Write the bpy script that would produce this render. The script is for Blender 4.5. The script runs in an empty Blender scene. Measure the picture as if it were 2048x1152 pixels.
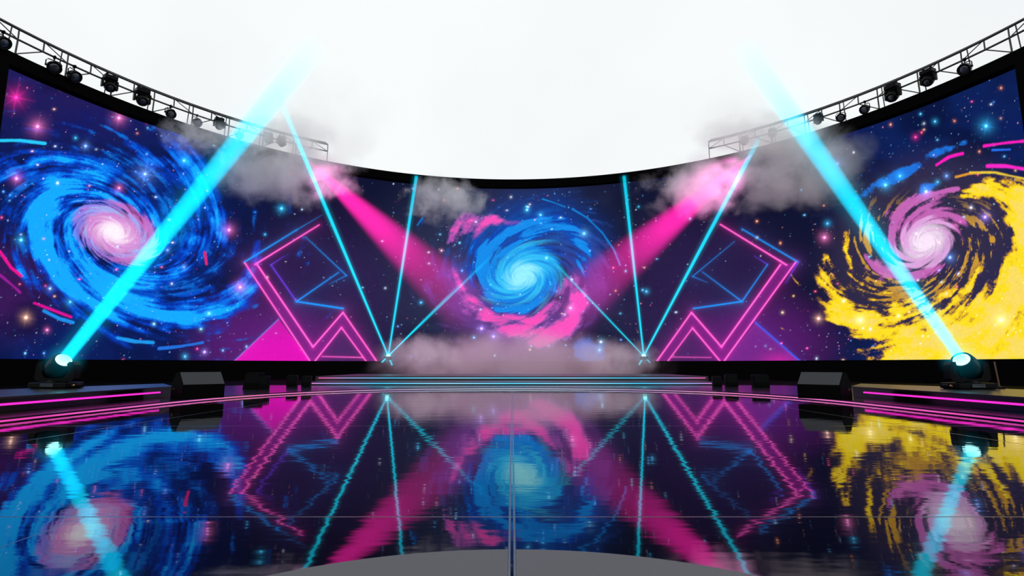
import bpy, bmesh, math, random
from mathutils import Vector, Matrix, Euler
import numpy as np
sc = bpy.context.scene
COL = sc.collection
PI = math.pi
# ---------------------------------------------------------------- camera: low on the stage, looking a little up
F = 1100.0; CAM_H = 0.60; PITCH = math.atan(154/1100.0)
cam = bpy.data.cameras.new('camera'); cam.sensor_width = 36; cam.lens = 36*F/2048; cam.clip_end = 500; cam.clip_start = .02
cam_o = bpy.data.objects.new('camera', cam); COL.objects.link(cam_o)
cam_o.location = (0, 0, CAM_H); cam_o.rotation_euler = (PI/2+PITCH, 0, 0); sc.camera = cam_o
def see(x, y, z):
    """where a point of the place falls in the 2048 x 1152 view"""
    c, s = math.cos(PITCH), math.sin(PITCH); dz = z-CAM_H
    d = y*c+dz*s; w = -y*s+dz*c
    return 1024+F*x/d, 576-F*w/d
def at(u, v, Y):
    """the point at distance Y (metres ahead) seen at (u, v)"""
    c, s = math.cos(PITCH), math.sin(PITCH)
    a = (u-1024)/F; b = (576-v)/F
    dy = c-b*s; dz = s+b*c
    return Vector((a/dy*Y, Y, CAM_H+dz/dy*Y))
# ---------------------------------------------------------------- helpers
def tag(o, label=None, cat=None, group=None, kind=None):
    if label: o['label'] = label
    if cat: o['category'] = cat
    if group: o['group'] = group
    if kind: o['kind'] = kind
    return o
def empty(name, loc=(0, 0, 0), rz=0, **k):
    o = bpy.data.objects.new(name, None); COL.objects.link(o)
    o.location = loc; o.rotation_euler = (0, 0, rz); o.empty_display_size = .1
    return tag(o, **k)
def obj(name, bm, mat, parent=None, smooth=False, loc=None, rot=None):
    bmesh.ops.recalc_face_normals(bm, faces=bm.faces)
    me = bpy.data.meshes.new(name); bm.to_mesh(me); bm.free()
    me.materials.append(mat)
    if smooth: me.shade_smooth()
    o = bpy.data.objects.new(name, me); COL.objects.link(o)
    if parent: o.parent = parent
    if loc is not None: o.location = loc
    if rot is not None: o.rotation_euler = rot
    return o
def box(bm, cx, cy, cz, sx, sy, sz, bev=0, M=None):
    r = bmesh.ops.create_cube(bm, size=1)
    vs = r['verts']
    bmesh.ops.scale(bm, verts=vs, vec=(sx, sy, sz)); bmesh.ops.translate(bm, verts=vs, vec=(cx, cy, cz))
    if bev:
        es = list({e for v in vs for e in v.link_edges})
        rr = bmesh.ops.bevel(bm, geom=es, offset=bev, segments=2, affect='EDGES', profile=.6)
        vs = rr['verts']+[v for v in vs if v.is_valid]
    vs = list({v for v in vs if v.is_valid})
    if M is not None: bmesh.ops.transform(bm, matrix=M, verts=vs)
    return vs
def tube(bm, p0, p1, r, seg=8, r2=None):
    p0, p1 = Vector(p0), Vector(p1); d = p1-p0; L = d.length
    if L < 1e-6: return
    M = Matrix.Translation((p0+p1)/2) @ d.to_track_quat('Z', 'Y').to_matrix().to_4x4()
    bmesh.ops.create_cone(bm, cap_ends=True, segments=seg, radius1=r, radius2=r if r2 is None else r2, depth=L, matrix=M)
def sweep(bm, pts, r, seg=8):
    """a round bar through a list of points"""
    rings = []
    n = len(pts)
    for i, p in enumerate(pts):
        t = (Vector(pts[min(i+1, n-1)])-Vector(pts[max(i-1, 0)])).normalized()
        up = Vector((0, 0, 1)) if abs(t.z) < .95 else Vector((1, 0, 0))
        s = t.cross(up).normalized(); w = s.cross(t)
        rings.append([bm.verts.new(Vector(p)+(s*math.cos(a)+w*math.sin(a))*r) for a in [2*PI*k/seg for k in range(seg)]])
    for a, b in zip(rings[:-1], rings[1:]):
        for k in range(seg): bm.faces.new((a[k], a[(k+1) % seg], b[(k+1) % seg], b[k]))
    bm.faces.new(rings[0]); bm.faces.new(rings[-1])
def lathe(bm, prof, seg=20, M=None):
    """surface of revolution about Z of (radius, z) points"""
    rings = []
    for r, z in prof:
        if r < 1e-5: rings.append([bm.verts.new((0, 0, z))])
        else: rings.append([bm.verts.new((r*math.cos(2*PI*k/seg), r*math.sin(2*PI*k/seg), z)) for k in range(seg)])
    for a, b in zip(rings[:-1], rings[1:]):
        for k in range(seg):
            q = (k+1) % seg
            if len(a) == 1 and len(b) == 1: continue
            if len(a) == 1: bm.faces.new((a[0], b[k], b[q]))
            elif len(b) == 1: bm.faces.new((a[k], a[q], b[0]))
            else: bm.faces.new((a[k], a[q], b[q], b[k]))
    vs = [v for r in rings for v in r]
    if M is not None: bmesh.ops.transform(bm, matrix=M, verts=vs)
def prism(bm, poly, z0, z1):
    a = [bm.verts.new((x, y, z0)) for x, y in poly]; b = [bm.verts.new((x, y, z1)) for x, y in poly]
    bm.faces.new(a[::-1]); bm.faces.new(b); n = len(poly)
    for i in range(n): bm.faces.new((a[i], a[(i+1) % n], b[(i+1) % n], b[i]))
def copy_tree(o, parent=None):
    c = o.copy(); COL.objects.link(c)
    if parent: c.parent = parent
    for ch in [x for x in o.children]: copy_tree(ch, c)
    return c
# ---------------------------------------------------------------- materials
def new_mat(name):
    m = bpy.data.materials.new(name); m.use_nodes = True; nt = m.node_tree; nt.nodes.clear()
    return m, nt, nt.nodes.new('ShaderNodeOutputMaterial')
def principled(name, col, rough=.5, metal=0, ior=1.5, bump=0, bscale=60, var=0, coat=0):
    m, nt, out = new_mat(name); N = nt.nodes; L = nt.links
    p = N.new('ShaderNodeBsdfPrincipled'); p.inputs['Base Color'].default_value = (*col, 1); p.inputs['Roughness'].default_value = rough
    p.inputs['Metallic'].default_value = metal; p.inputs['IOR'].default_value = ior; p.inputs['Coat Weight'].default_value = coat
    L.new(p.outputs[0], out.inputs['Surface'])
    tc = N.new('ShaderNodeTexCoord'); no = N.new('ShaderNodeTexNoise'); no.inputs['Scale'].default_value = bscale; no.inputs['Detail'].default_value = 4
    L.new(tc.outputs['Object'], no.inputs['Vector'])
    if bump:
        b = N.new('ShaderNodeBump'); b.inputs['Strength'].default_value = bump; b.inputs['Distance'].default_value = .002
        L.new(no.outputs['Fac'], b.inputs['Height']); L.new(b.outputs[0], p.inputs['Normal'])
    mr = N.new('ShaderNodeMapRange'); mr.inputs['To Min'].default_value = max(0, rough-.06-var); mr.inputs['To Max'].default_value = min(1, rough+.06+var)
    L.new(no.outputs['Fac'], mr.inputs['Value']); L.new(mr.outputs[0], p.inputs['Roughness'])
    return m
def emitter(name, col, k, sampling='AUTO'):
    m, nt, out = new_mat(name)
    e = nt.nodes.new('ShaderNodeEmission'); e.inputs['Color'].default_value = (*col, 1); e.inputs['Strength'].default_value = k
    nt.links.new(e.outputs[0], out.inputs['Surface']); m.cycles.emission_sampling = sampling
    return m
M_black = principled('black_powder_coat', (.0012, .0012, .0015), .5, ior=1.1, bump=.3)
M_dark = principled('dark_plastic', (.0022, .0022, .0027), .35, ior=1.16, bump=.2)
M_matte = principled('black_drape', (.0008, .0008, .001), .9, ior=1.12)
M_grille = principled('speaker_grille', (.05, .05, .056), .7, ior=1.2, bump=1., bscale=300)
M_alu = principled('truss_steel', (.015, .015, .017), .4, metal=.0)
M_lens = principled('lens_glass', (.02, .03, .04), .08, ior=1.6, coat=.5)
M_gold = principled('brass_fitting', (.5, .33, .12), .35, metal=1)
M_deck = principled('gloss_deck', (.0015, .0015, .002), .16, ior=1.5)
M_deck2 = principled('satin_deck', (.002, .002, .0025), .3, ior=1.5)
M_plinth = principled('plinth_board', (.0015, .0015, .002), .5, ior=1.1)
# ---------------------------------------------------------------- picture shown on the LED wall
import numpy as np
def _hash(ix, iy, iz, s):
    n = (ix*374761393 + iy*668265263 + iz*2147483647 + s*1274126177) & 0xffffffff
    n = ((n ^ (n >> 13))*1103515245) & 0xffffffff
    n = ((n ^ (n >> 15))*2246822519) & 0xffffffff
    return ((n ^ (n >> 14)) & 0xffffff)/16777215.0
def vnoise(x, y, z, s=0):
    x0 = np.floor(x); y0 = np.floor(y); z0 = np.floor(z)
    fx = x-x0; fy = y-y0; fz = z-z0
    fx = fx*fx*(3-2*fx); fy = fy*fy*(3-2*fy); fz = fz*fz*(3-2*fz)
    x0 = x0.astype(np.int64); y0 = y0.astype(np.int64); z0 = z0.astype(np.int64)
    r = 0
    for dx in (0, 1):
        wx = fx if dx else 1-fx
        for dy in (0, 1):
            wy = fy if dy else 1-fy
            for dz in (0, 1):
                wz = fz if dz else 1-fz
                r = r + wx*wy*wz*_hash(x0+dx, y0+dy, z0+dz, s)
    return r
def fbm(x, y, z, octv=4, s=0, gain=.55):
    t = 0; a = 1; w = 0
    for i in range(octv):
        t = t + a*vnoise(x*2**i+7.3*i, y*2**i+3.1*i, z*2**i+1.7*i, s+i); w += a; a *= gain
    return t/w
def sstep(a, b, x):
    t = np.clip((x-a)/(b-a), 0, 1); return t*t*(3-2*t)
def lin(c):
    c = np.asarray(c, float)/255.0
    return np.where(c <= .04045, c/12.92, ((c+.055)/1.055)**2.4)
def seg_d(u, v, ax, ay, bx, by):
    dx, dy = bx-ax, by-ay; L = dx*dx+dy*dy+1e-9
    t = np.clip(((u-ax)*dx+(v-ay)*dy)/L, 0, 1)
    return np.hypot(u-ax-t*dx, v-ay-t*dy), t
def stroke(u, v, pts):
    """gaussian-like mask of a polyline of (x, y, width, strength)"""
    m = np.zeros_like(u)
    for a, b in zip(pts[:-1], pts[1:]):
        d, t = seg_d(u, v, a[0], a[1], b[0], b[1])
        w = a[2]+(b[2]-a[2])*t; k = a[3]+(b[3]-a[3])*t
        m = np.maximum(m, k*np.exp(-(d/w)**2))
    return m
def swirl(u, v, cx, cy, q, tilt, twist, na, nr, s, octv=5):
    """noise drawn out along the arms of a spiral"""
    c, sn = np.cos(tilt), np.sin(tilt)
    x = (u-cx)*c+(v-cy)*sn; y = (-(u-cx)*sn+(v-cy)*c)/q
    r = np.hypot(x, y)+1e-3; a = np.arctan2(y, x)+twist*np.log(r)
    R = np.log(r)*nr
    return fbm(np.cos(a)*na, np.sin(a)*na, R, octv, s), r, a
def inpoly(u, v, P):
    r = np.zeros(u.shape, bool); n = len(P)
    for i in range(n):
        x1, y1 = P[i]; x2, y2 = P[(i+1) % n]
        if y1 == y2: continue
        c = ((y1 > v) != (y2 > v)) & (u < (x2-x1)*(v-y1)/(y2-y1)+x1)
        r ^= c
    return r
def content(u, v):
    """linear RGB of the picture on the wall at the point seen at (u, v)"""
    N = u.size
    def mix(C, col, m):
        m = np.clip(m, 0, 1)[:, None]; return C*(1-m)+lin(col)[None]*m
    cloud = fbm(u/170, v/120, u*0+.5, 4, 11)
    fine = fbm(u/26, v/22, u*0+2.5, 4, 17)
    C = np.tile(lin((17, 20, 48)), (N, 1))
    C = mix(C, (13, 30, 92), sstep(620, 330, u)*.95)
    C = mix(C, (13, 33, 90), sstep(1600, 1800, u)*.9)
    C = mix(C, (42, 26, 88), sstep(380, 100, np.hypot(u-150, (v-120)*1.6))*.6)
    C = mix(C, (60, 24, 84), sstep(150, 20, np.hypot((u-0)*.9, v-575))*.9)
    C = mix(C, (46, 52, 84), sstep(380, 120, np.hypot(u-1024, (v-560)*1.3))*.9)  # centre slate, lifted to hold the haze veil in the picture's own colour
    C = mix(C, (6, 22, 110), sstep(.5, .8, cloud)*.7*(sstep(560, 400, u)+sstep(1620, 1780, u)))
    C = mix(C, (8, 10, 34), sstep(.5, .3, cloud)*.55)
    # purple light around the neon figures
    for sx in (1, -1):
        X = u if sx > 0 else 2048-u
        k = 1. if sx > 0 else .9
        C = mix(C, (52, 34, 84), sstep(230, 60, np.hypot(X-640, (v-600)*1.0))*.7*k)
        C = mix(C, (98, 30, 120), sstep(170, 20, np.hypot(X-500, (v-690)*1.25))*.75*k)
        C = mix(C, (92, 36, 118), sstep(130, 20, np.hypot(X-600, (v-700)*1.1))*.7*k)
        C = mix(C, (70, 44, 104), sstep(80, 10, np.hypot(X-700, v-700))*.6*k)
    # ---- left spiral, blue arms round a pink core
    sel = u < 720; U, V = u[sel], v[sel]; c = C[sel]
    n, r, a = swirl(U, V, 228, 465, .68, .45, 2.3, 3.4, 2.2, 3, 7)
    n2, _, _ = swirl(U, V, 228, 465, .68, .45, 2.2, 9., 8., 5, 5)
    g = fbm(U/22, V/17, U*0+6, 6, 61, .7)
    B = stroke(U, V, [(-60, 350, 34, .55), (40, 330, 30, .7), (150, 318, 20, .5), (235, 340, 16, .3)])
    B = np.maximum(B, stroke(U, V, [(330, 560, 26, .6), (210, 350, 26, .5), (110, 380, 34, .95), (70, 440, 36, 1.), (90, 500, 34, 1.), (150, 560, 32, 1.), (240, 615, 30, 1.), (340, 640, 32, .95), (430, 615, 36, .85), (480, 570, 34, .7), (500, 500, 28, .4)][1:]))
    B = np.maximum(B, stroke(U, V, [(150, 520, 24, .5), (230, 560, 20, .7), (300, 560, 22, .7), (360, 530, 26, .6), (400, 470, 26, .5), (390, 390, 26, .45), (330, 320, 26, .5), (250, 300, 20, .4)]))
    B = np.maximum(B, stroke(U, V, [(330, 250, 18, .25), (390, 330, 22, .45), (425, 400, 22, .5), (440, 480, 24, .5)]))
    B = np.maximum(B, stroke(U, V, [(-40, 430, 22, .5), (15, 420, 18, .6), (10, 490, 16, .5), (40, 540, 16, .5), (110, 600, 14, .4), (180, 650, 16, .45), (260, 690, 12, .3)]))
    B = np.maximum(B, stroke(U, V, [(60, 255, 12, .25), (160, 280, 14, .45), (230, 310, 10, .3)]))
    B = np.maximum(B, np.exp(-((r-100)/34)**2)*.55)
    e = np.exp(-((r-150)/120)**2)
    c = mix(c, (8, 58, 170), sstep(.25, .95, e*.75+(n2-.5)*1.5+(g-.5)*1.1)*.8)
    c = mix(c, (18, 120, 225), sstep(.62, 1.05, e*.75+(n2-.5)*2.+(g-.5)*1.6)*.7)
    f = B*1.12+((n-.5)*2.2+(n2-.5)*1.3+(g-.5)*1.0)*np.clip(B*2.2, 0, 1)-.06
    c = c*(1-.35*sstep(.5, .2, n)[:, None]*sstep(300, 120, r)[:, None])
    c = mix(c, (8, 60, 190), sstep(.1, .5, f)*.85)
    c = mix(c, (14, 116, 238), sstep(.4, .68, f)*.9)
    c = mix(c, (22, 168, 252), sstep(.66, .9, f))
    pk = np.exp(-((r-56)/26)**2)
    c = mix(c, (214, 128, 214), sstep(.15, .75, pk*1.0+((n-.5)*2.4+(n2-.5)*.8)*np.clip(pk*2, 0, 1)-.12)*.85)
    c = mix(c, (120, 130, 236), sstep(.3, .8, np.exp(-((r-74)/18)**2)*(1+(n2-.5)*3.5)-.1)*.7)
    c = mix(c, (150, 190, 250), sstep(.45, .9, np.exp(-((r-62)/14)**2)*(1+(n-.5)*4)-.15)*.6)
    c = mix(c, (238, 100, 165), sstep(.35, .8, np.exp(-((r-78)/18)**2)*np.exp(-((a % 6.283-3.6)/2.2)**2)+(n2-.5)*1.3*(r < 120))*.5)
    c = mix(c, (246, 190, 240), sstep(62, 24, r+(n-.5)*60)*.9)
    c = mix(c, (255, 240, 252), sstep(40, 12, r+(n-.5)*24))
    C[sel] = c
    # ---- centre spiral, cyan heart with pink outer arms
    sel = (u > 760) & (u < 1330); U, V = u[sel], v[sel]; c = C[sel]
    n, r, a = swirl(U, V, 1045, 553, .74, -.3, -2.2, 3.0, 2.2, 23, 7)
    n2, _, _ = swirl(U, V, 1045, 553, .74, -.3, -2.1, 8.0, 7., 25, 5)
    g = fbm(U/34, V/26, U*0+4, 6, 31, .68)
    c = mix(c, (18, 62, 150), stroke(U, V, [(960, 470, 40, .6), (1040, 440, 46, .9), (1110, 430, 44, .9), (1170, 480, 44, .9), (1190, 560, 34, .6)])*.95)
    c = mix(c, (110, 60, 140), stroke(U, V, [(900, 540, 28, .7), (930, 620, 36, .8), (1010, 670, 40, .9), (1110, 660, 40, .9), (1190, 590, 34, .7)])*.8)
    e = np.exp(-((r-120)/70)**2)
    c = mix(c, (96, 62, 140), sstep(.3, 1., e*.9+(n2-.5)*1.5+(g-.5)*1.1)*.75*sstep(430, 620, V+(U-1045)*.2))
    c = mix(c, (22, 84, 176), sstep(.3, 1., e*.9+(n2-.5)*1.5+(g-.5)*1.1)*.7*sstep(620, 480, V+(U-1045)*.2))
    P = stroke(U, V, [(915, 500, 14, .5), (905, 465, 22, .8), (940, 445, 24, 1.), (985, 440, 14, .7), (1040, 448, 6, .6)])
    P = np.maximum(P, stroke(U, V, [(905, 540, 12, .4), (930, 600, 20, .7), (975, 640, 20, .75), (1040, 668, 22, .8), (1080, 680, 26, 1.), (1130, 655, 26, .95), (1155, 610, 26, .8), (1150, 570, 20, .6), (1120, 550, 16, .5)]))
    P = np.maximum(P, stroke(U, V, [(1010, 632, 10, .5), (1070, 640, 14, .7), (1110, 610, 18, .8), (1125, 575, 14, .5)]))
    f = P*1.1+((n-.5)*1.9+(g-.5)*1.7+(n2-.5)*.7)*np.clip(P*2.2, 0, 1)-.05
    c = mix(c, (158, 86, 176), sstep(.15, .5, f)*.85)
    c = mix(c, (236, 84, 182), sstep(.45, .75, f)*.95)
    c = mix(c, (250, 82, 190), sstep(.7, .95, f)*.8)
    Bl = stroke(U, V, [(950, 560, 18, .6), (960, 505, 24, .75), (1010, 460, 20, .7), (1080, 455, 20, .75), (1130, 450, 20, .8), (1165, 490, 20, .85), (1170, 545, 14, .6)])
    Bl = np.maximum(Bl, stroke(U, V, [(975, 590, 16, .7), (1000, 615, 14, .6), (1060, 618, 16, .6), (1100, 590, 18, .6), (1110, 530, 18, .6), (1060, 500, 22, .9), (1000, 505, 20, .8), (965, 550, 18, .8), (990, 590, 16, .9)]))
    Bl = np.maximum(Bl, np.exp(-(r/75)**2))
    f = Bl*1.1+((n-.5)*2.1+(n2-.5)*1.2+(g-.5)*.7)*np.clip(Bl*2.2, 0, 1)-.05
    c = mix(c, (16, 70, 180), sstep(.15, .5, f)*.85)
    c = mix(c, (24, 142, 236), sstep(.42, .72, f)*.92)
    c = mix(c, (24, 120, 220), sstep(90, 60, r)*.6)
    c = mix(c, (54, 196, 248), sstep(88, 34, r+(n-.5)*130)*.9)
    c = mix(c, (150, 238, 252), sstep(44, 14, r+(n-.5)*44))
    blob = np.exp(-(((U-1180)*.8+(V-700)*.6)/46)**2-((-(U-1180)*.6+(V-700)*.8)/30)**2)
    c = mix(c, (30, 120, 225), sstep(.35, .8, blob+(g-.5)*1.4*np.clip(blob*3, 0, 1))*.85)
    C[sel] = c
    # ---- right spiral, pink core in a yellow whirl
    sel = u > 1500; U, V = u[sel], v[sel]; c = C[sel]
    n, r, a = swirl(U, V, 1850, 485, .78, -.55, -2.2, 3.3, 2.2, 43, 7)
    n2, _, _ = swirl(U, V, 1850, 485, .78, -.55, -2.1, 9.0, 8., 45, 5)
    g = fbm(U/28, V/20, U*0+9, 6, 51, .7)
    c = mix(c, (54, 46, 68), sstep(260, 150, r)*.8)
    st = stroke(U, V, [(1700, 400, 10, .3), (1760, 370, 14, .6), (1810, 345, 12, .6), (1860, 310, 9, .5), (1930, 285, 8, .4)])
    st = np.maximum(st, stroke(U, V, [(1835, 400, 10, .4), (1850, 380, 14, .6), (1870, 372, 8, .4)]))
    c = mix(c, (30, 120, 230), sstep(.3, .75, st*1.2+(g-.5)*2*np.clip(st*3, 0, 1))*.85)
    e = np.exp(-((r-130)/50)**2)
    c = mix(c, (214, 160, 50), sstep(.78, .98, e*.8+(n2-.5)*2.2+(g-.5)*1.4)*.85*sstep(370, 470, V))
    Y = stroke(U, V, [(1655, 500, 20, .35), (1660, 560, 28, .62), (1690, 620, 40, .82), (1760, 680, 48, 1.05), (1860, 700, 62, 1.3), (1960, 670, 70, 1.35), (2030, 590, 64, 1.3), (2060, 480, 50, 1.2), (2040, 400, 34, 1.), (1975, 375, 20, .8), (1930, 390, 12, .5)])
    Y = np.maximum(Y, stroke(U, V, [(1880, 640, 40, 1.), (1800, 620, 34, .8), (1730, 590, 22, .6)]))
    Y = np.maximum(Y, stroke(U, V, [(2000, 730, 60, 1.2), (2060, 700, 70, 1.3)]))
    Y = np.maximum(Y, stroke(U, V, [(1965, 545, 16, .75), (1935, 580, 16, .6), (1870, 600, 12, .5)]))
    Y = np.maximum(Y, stroke(U, V, [(1690, 470, 10, .4), (1700, 560, 10, .45), (1780, 590, 10, .45)]))
    Y = Y*(1-.85*stroke(U, V, [(1945, 430, 26, .6), (1985, 460, 32, 1.), (1990, 520, 26, 1.), (1950, 590, 14, .7)]))
    Y = Y*(1-.6*stroke(U, V, [(1940, 690, 16, .7), (2000, 655, 12, .8), (2050, 620, 8, .6)]))
    Y = Y*(1-.5*stroke(U, V, [(1640, 640, 26, .8), (1700, 700, 24, .9), (1790, 690, 12, .6)]))
    f = Y*1.1+((n-.5)*2.2+(n2-.5)*1.4+(g-.5)*2.1)*np.clip(Y*2.5, 0, 1)*(1-.4*sstep(.9, 1.3, Y))-.04
    c = mix(c, (120, 82, 60), sstep(.25, .5, f)*.6)
    c = mix(c, (226, 172, 40), sstep(.4, .6, f)*.9)
    c = mix(c, (250, 220, 34), sstep(.55, .8, f))
    c = mix(c, (246, 216, 110), sstep(.9, 1.5, f+(g-.5)*1.2)*.75)
    pk = np.exp(-((r-60)/34)**2)*(.55+.45*np.cos(np.arctan2(V-485, U-1850)+2.3))
    pk = np.maximum(pk, stroke(U, V, [(1765, 470, 10, .4), (1780, 430, 18, .8), (1820, 405, 20, .9), (1870, 390, 10, .8), (1915, 378, 6, .6)]))
    pk = np.maximum(pk, stroke(U, V, [(1735, 520, 16, .6), (1770, 545, 16, .8), (1830, 550, 16, .8), (1890, 535, 14, .6)]))
    c = mix(c, (206, 106, 190), sstep(.3, .75, pk*1.15+((n-.5)*2.4+(g-.5)*1.3)*np.clip(pk*2.5, 0, 1)-.05)*.85)
    c = mix(c, (226, 170, 226), sstep(.3, .7, np.exp(-((r-45)/22)**2)*(1+(n-.5)*3)-.1)*.85)
    c = mix(c, (248, 226, 248), sstep(50, 18, r+(n-.5)*50))
    C[sel] = c
    # ---- small stars scattered over the night sky
    rng = np.random.RandomState(5)
    order = np.argsort(u); us = u[order]
    add = np.zeros_like(C)
    def dot(x, y, rad, col, ex=1., k=1., glow=0., spikes=0.):
        R = max(rad*3, glow*3, spikes*2.2)+2
        i0, i1 = np.searchsorted(us, [x-R, x+R]); idx = order[i0:i1]
        idx = idx[np.abs(v[idx]-y) < R]
        if idx.size == 0: return
        du = u[idx]-x; dv = (v[idx]-y)*ex; d = np.hypot(du, dv)
        m = sstep(rad+.9, rad-.5, d)*k
        L = lin(col); W = L*.35+.65
        add[idx] += m[:, None]*(L*.45+W*.55*(d < rad*.6)[:, None])
        if glow: add[idx] += (np.exp(-(d/glow)**1.3)*.7*k)[:, None]*L
        if spikes:
            s = 0
            for q in range(4):
                c_, s_ = np.cos(q*.785+.2), np.sin(q*.785+.2)
                s = s+np.exp(-np.abs(du*c_+dv*s_)/(.9))*np.exp(-d/(spikes*(.6 if q % 2 else 1.)))
            add[idx] += (s*.8*k)[:, None]*L
    cols = [(90, 190, 255), (60, 150, 255), (200, 225, 255), (255, 255, 255), (40, 200, 245), (255, 70, 120), (255, 60, 170), (255, 150, 90), (255, 190, 150)]
    for i in range(3000):
        x = rng.uniform(0, 2048); y = rng.uniform(130, 722)
        if 480 < x < 780 or 1290 < x < 1600:
            if rng.rand() < .62: continue
        pr = [.22, .2, .16, .1, .14, .06, .04, .04, .04]
        if x < 420: pr = [.16, .14, .13, .1, .1, .17, .1, .05, .05]
        if x > 1620: pr = [.15, .12, .14, .1, .09, .04, .06, .15, .15]
        col = cols[rng.choice(9, p=pr)]
        s = .4+rng.rand()**6*1.9
        dot(x, y, s, col, rng.uniform(.8, 1.5), .45+.6*rng.rand(), glow=(2.2 if s > 1.7 else 0))
    M = (255, 40, 160); Pk = (255, 130, 200); Bw = (110, 160, 255); Cw = (60, 190, 255); Wm = (255, 190, 160); Vi = (170, 140, 255)
    for x, y, s, col, gl, sp in [(32, 195, 3, M, 15, 22), (75, 253, 5, Pk, 13, 9), (238, 236, 4, Pk, 11, 8), (290, 348, 4.5, Bw, 15, 20), (33, 357, 4.5, Pk, 9, 5),
        (42, 480, 5, Cw, 9, 6), (171, 292, 4, Bw, 7, 5), (151, 276, 3, Cw, 4, 0), (458, 460, 4.5, Pk, 10, 4), (480, 574, 4, Pk, 10, 4), (52, 635, 5, Wm, 9, 7), (100, 577, 4, Bw, 6, 4), (140, 604, 4, Cw, 8, 0),
        (563, 417, 3, Cw, 8, 6), (368, 321, 4, Cw, 9, 6), (409, 704, 4, Vi, 6, 3), (370, 713, 4, Cw, 6, 0), (94, 660, 4, Pk, 5, 0), (238, 376, 4, Pk, 7, 0), (335, 500, 3.5, Bw, 5, 0), (368, 534, 3, Bw, 5, 0), (418, 627, 4, (120, 230, 255), 5, 0),
        (308, 648, 4, (120, 220, 255), 4, 0), (402, 658, 3.5, (120, 220, 255), 4, 0), (534, 555, 3, Wm, 3, 0), (1054, 420, 4, Cw, 6, 0), (1081, 430, 4, Cw, 6, 0), (1168, 467, 4, (120, 220, 255), 7, 0), (963, 657, 4, Vi, 7, 5), (987, 673, 4, Vi, 8, 5),
        (1141, 616, 4, Pk, 8, 5), (1202, 684, 3.5, (150, 220, 255), 6, 0), (1199, 700, 3.5, (150, 220, 255), 6, 0), (948, 675, 3, Cw, 4, 0), (842, 605, 3, Cw, 4, 0), (1093, 516, 2.5, (150, 230, 255), 3, 0), (883, 501, 2.5, (255, 180, 230), 3, 0),
        (1675, 327, 5, Bw, 11, 14), (1972, 252, 5, Cw, 12, 9), (1852, 383, 6, Bw, 11, 6), (1771, 370, 5, Cw, 10, 5), (1800, 352, 4, Cw, 8, 0), (1649, 475, 4.5, Pk, 9, 4), (1970, 434, 5, Vi, 9, 5), (1637, 637, 4, Wm, 7, 6), (1655, 447, 3, Cw, 6, 0),
        (1893, 352, 3.5, Bw, 6, 0), (1875, 364, 3, Cw, 5, 0), (1831, 274, 3, M, 5, 0), (1843, 265, 3, (255, 60, 120), 3, 0), (1841, 228, 3, Cw, 3, 0), (1870, 243, 3, Cw, 5, 0), (2002, 176, 3, (255, 150, 70), 3, 0), (1900, 515, 6, Bw, 9, 0), (1942, 415, 3.5, (220, 220, 255), 4, 0),
        (1565, 625, 3, (255, 220, 170), 3, 0), (1587, 592, 2.5, (255, 200, 80), 2, 0), (1531, 692, 2.5, Cw, 3, 0), (1797, 632, 4, (255, 235, 190), 4, 0), (1720, 640, 6, (255, 225, 190), 9, 0), (2002, 640, 6, (255, 215, 190), 12, 0), (1293, 583, 3, Cw, 5, 0), (1285, 580, 2.5, Cw, 3, 0), (604, 419, 2, (200, 220, 255), 2, 0), (530, 469, 2.5, Cw, 3, 0)]:
        dot(x, y, s*.62, col, 1., 1., gl*.8, sp*.8)
    C = C+add
    # ---- brush streaks
    for pts, col, w in [([(-10, 281), (40, 281), (90, 287)], (40, 200, 250), 4), ([(0, 503), (22, 535), (43, 552)], (240, 20, 150), 3.4), ([(0, 550), (30, 575), (40, 585)], (150, 30, 150), 3),
        ([(68, 606), (100, 618), (142, 634)], (220, 20, 150), 2.6), ([(88, 622), (120, 638), (146, 645)], (30, 140, 230), 3.6), ([(235, 676), (270, 683), (306, 685)], (30, 150, 235), 4), ([(318, 697), (360, 693), (405, 685)], (35, 110, 220), 3.4),
        ([(1873, 330), (1898, 314), (1925, 307)], (250, 30, 190), 3.2), ([(1968, 292), (2010, 286), (2060, 281)], (250, 30, 190), 3), ([(1975, 332), (2010, 332), (2060, 340)], (250, 40, 200), 4), ([(1912, 354), (1935, 348), (1964, 345)], (220, 150, 50), 2.4),
        ([(1985, 300), (2020, 299)], (40, 110, 240), 2.5), ([(1940, 345), (1990, 345), (2050, 358)], (235, 200, 60), 2.4),
        ([(1085, 398), (1110, 406), (1130, 414)], (20, 130, 215), 1.6), ([(1145, 418), (1175, 436), (1205, 466), (1228, 500), (1240, 530)], (20, 120, 205), 1.8), ([(835, 450), (845, 436)], (20, 110, 190), 2), ([(410, 505), (413, 528)], (220, 40, 120), 3)]:
        m = 0; w = w*.8
        for p0, p1 in zip(pts[:-1], pts[1:]):
            d, t = seg_d(u, v, *p0, *p1); m = np.maximum(m, sstep(w+1, w-.8, d+(fine-.5)*3))
        C = mix(C, col, m)
    # ---- neon figures
    scan = .86+.14*np.sin(v*2.1)
    tri = inpoly(u, v, [(557, 638), (466, 724), (622, 724)])
    m = tri*(.62+.38*sstep(630, 700, v)); C = mix(C, (236, 18, 190), m*scan)
    tri = inpoly(u, v, [(1511, 645), (1449, 724), (1600, 724)])
    C = mix(C, (128, 44, 148), tri*.75*scan)
    C = mix(C, (190, 40, 160), tri*np.exp(-((u-1560)/34)**2-((v-722)/16)**2)*.8)
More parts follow.
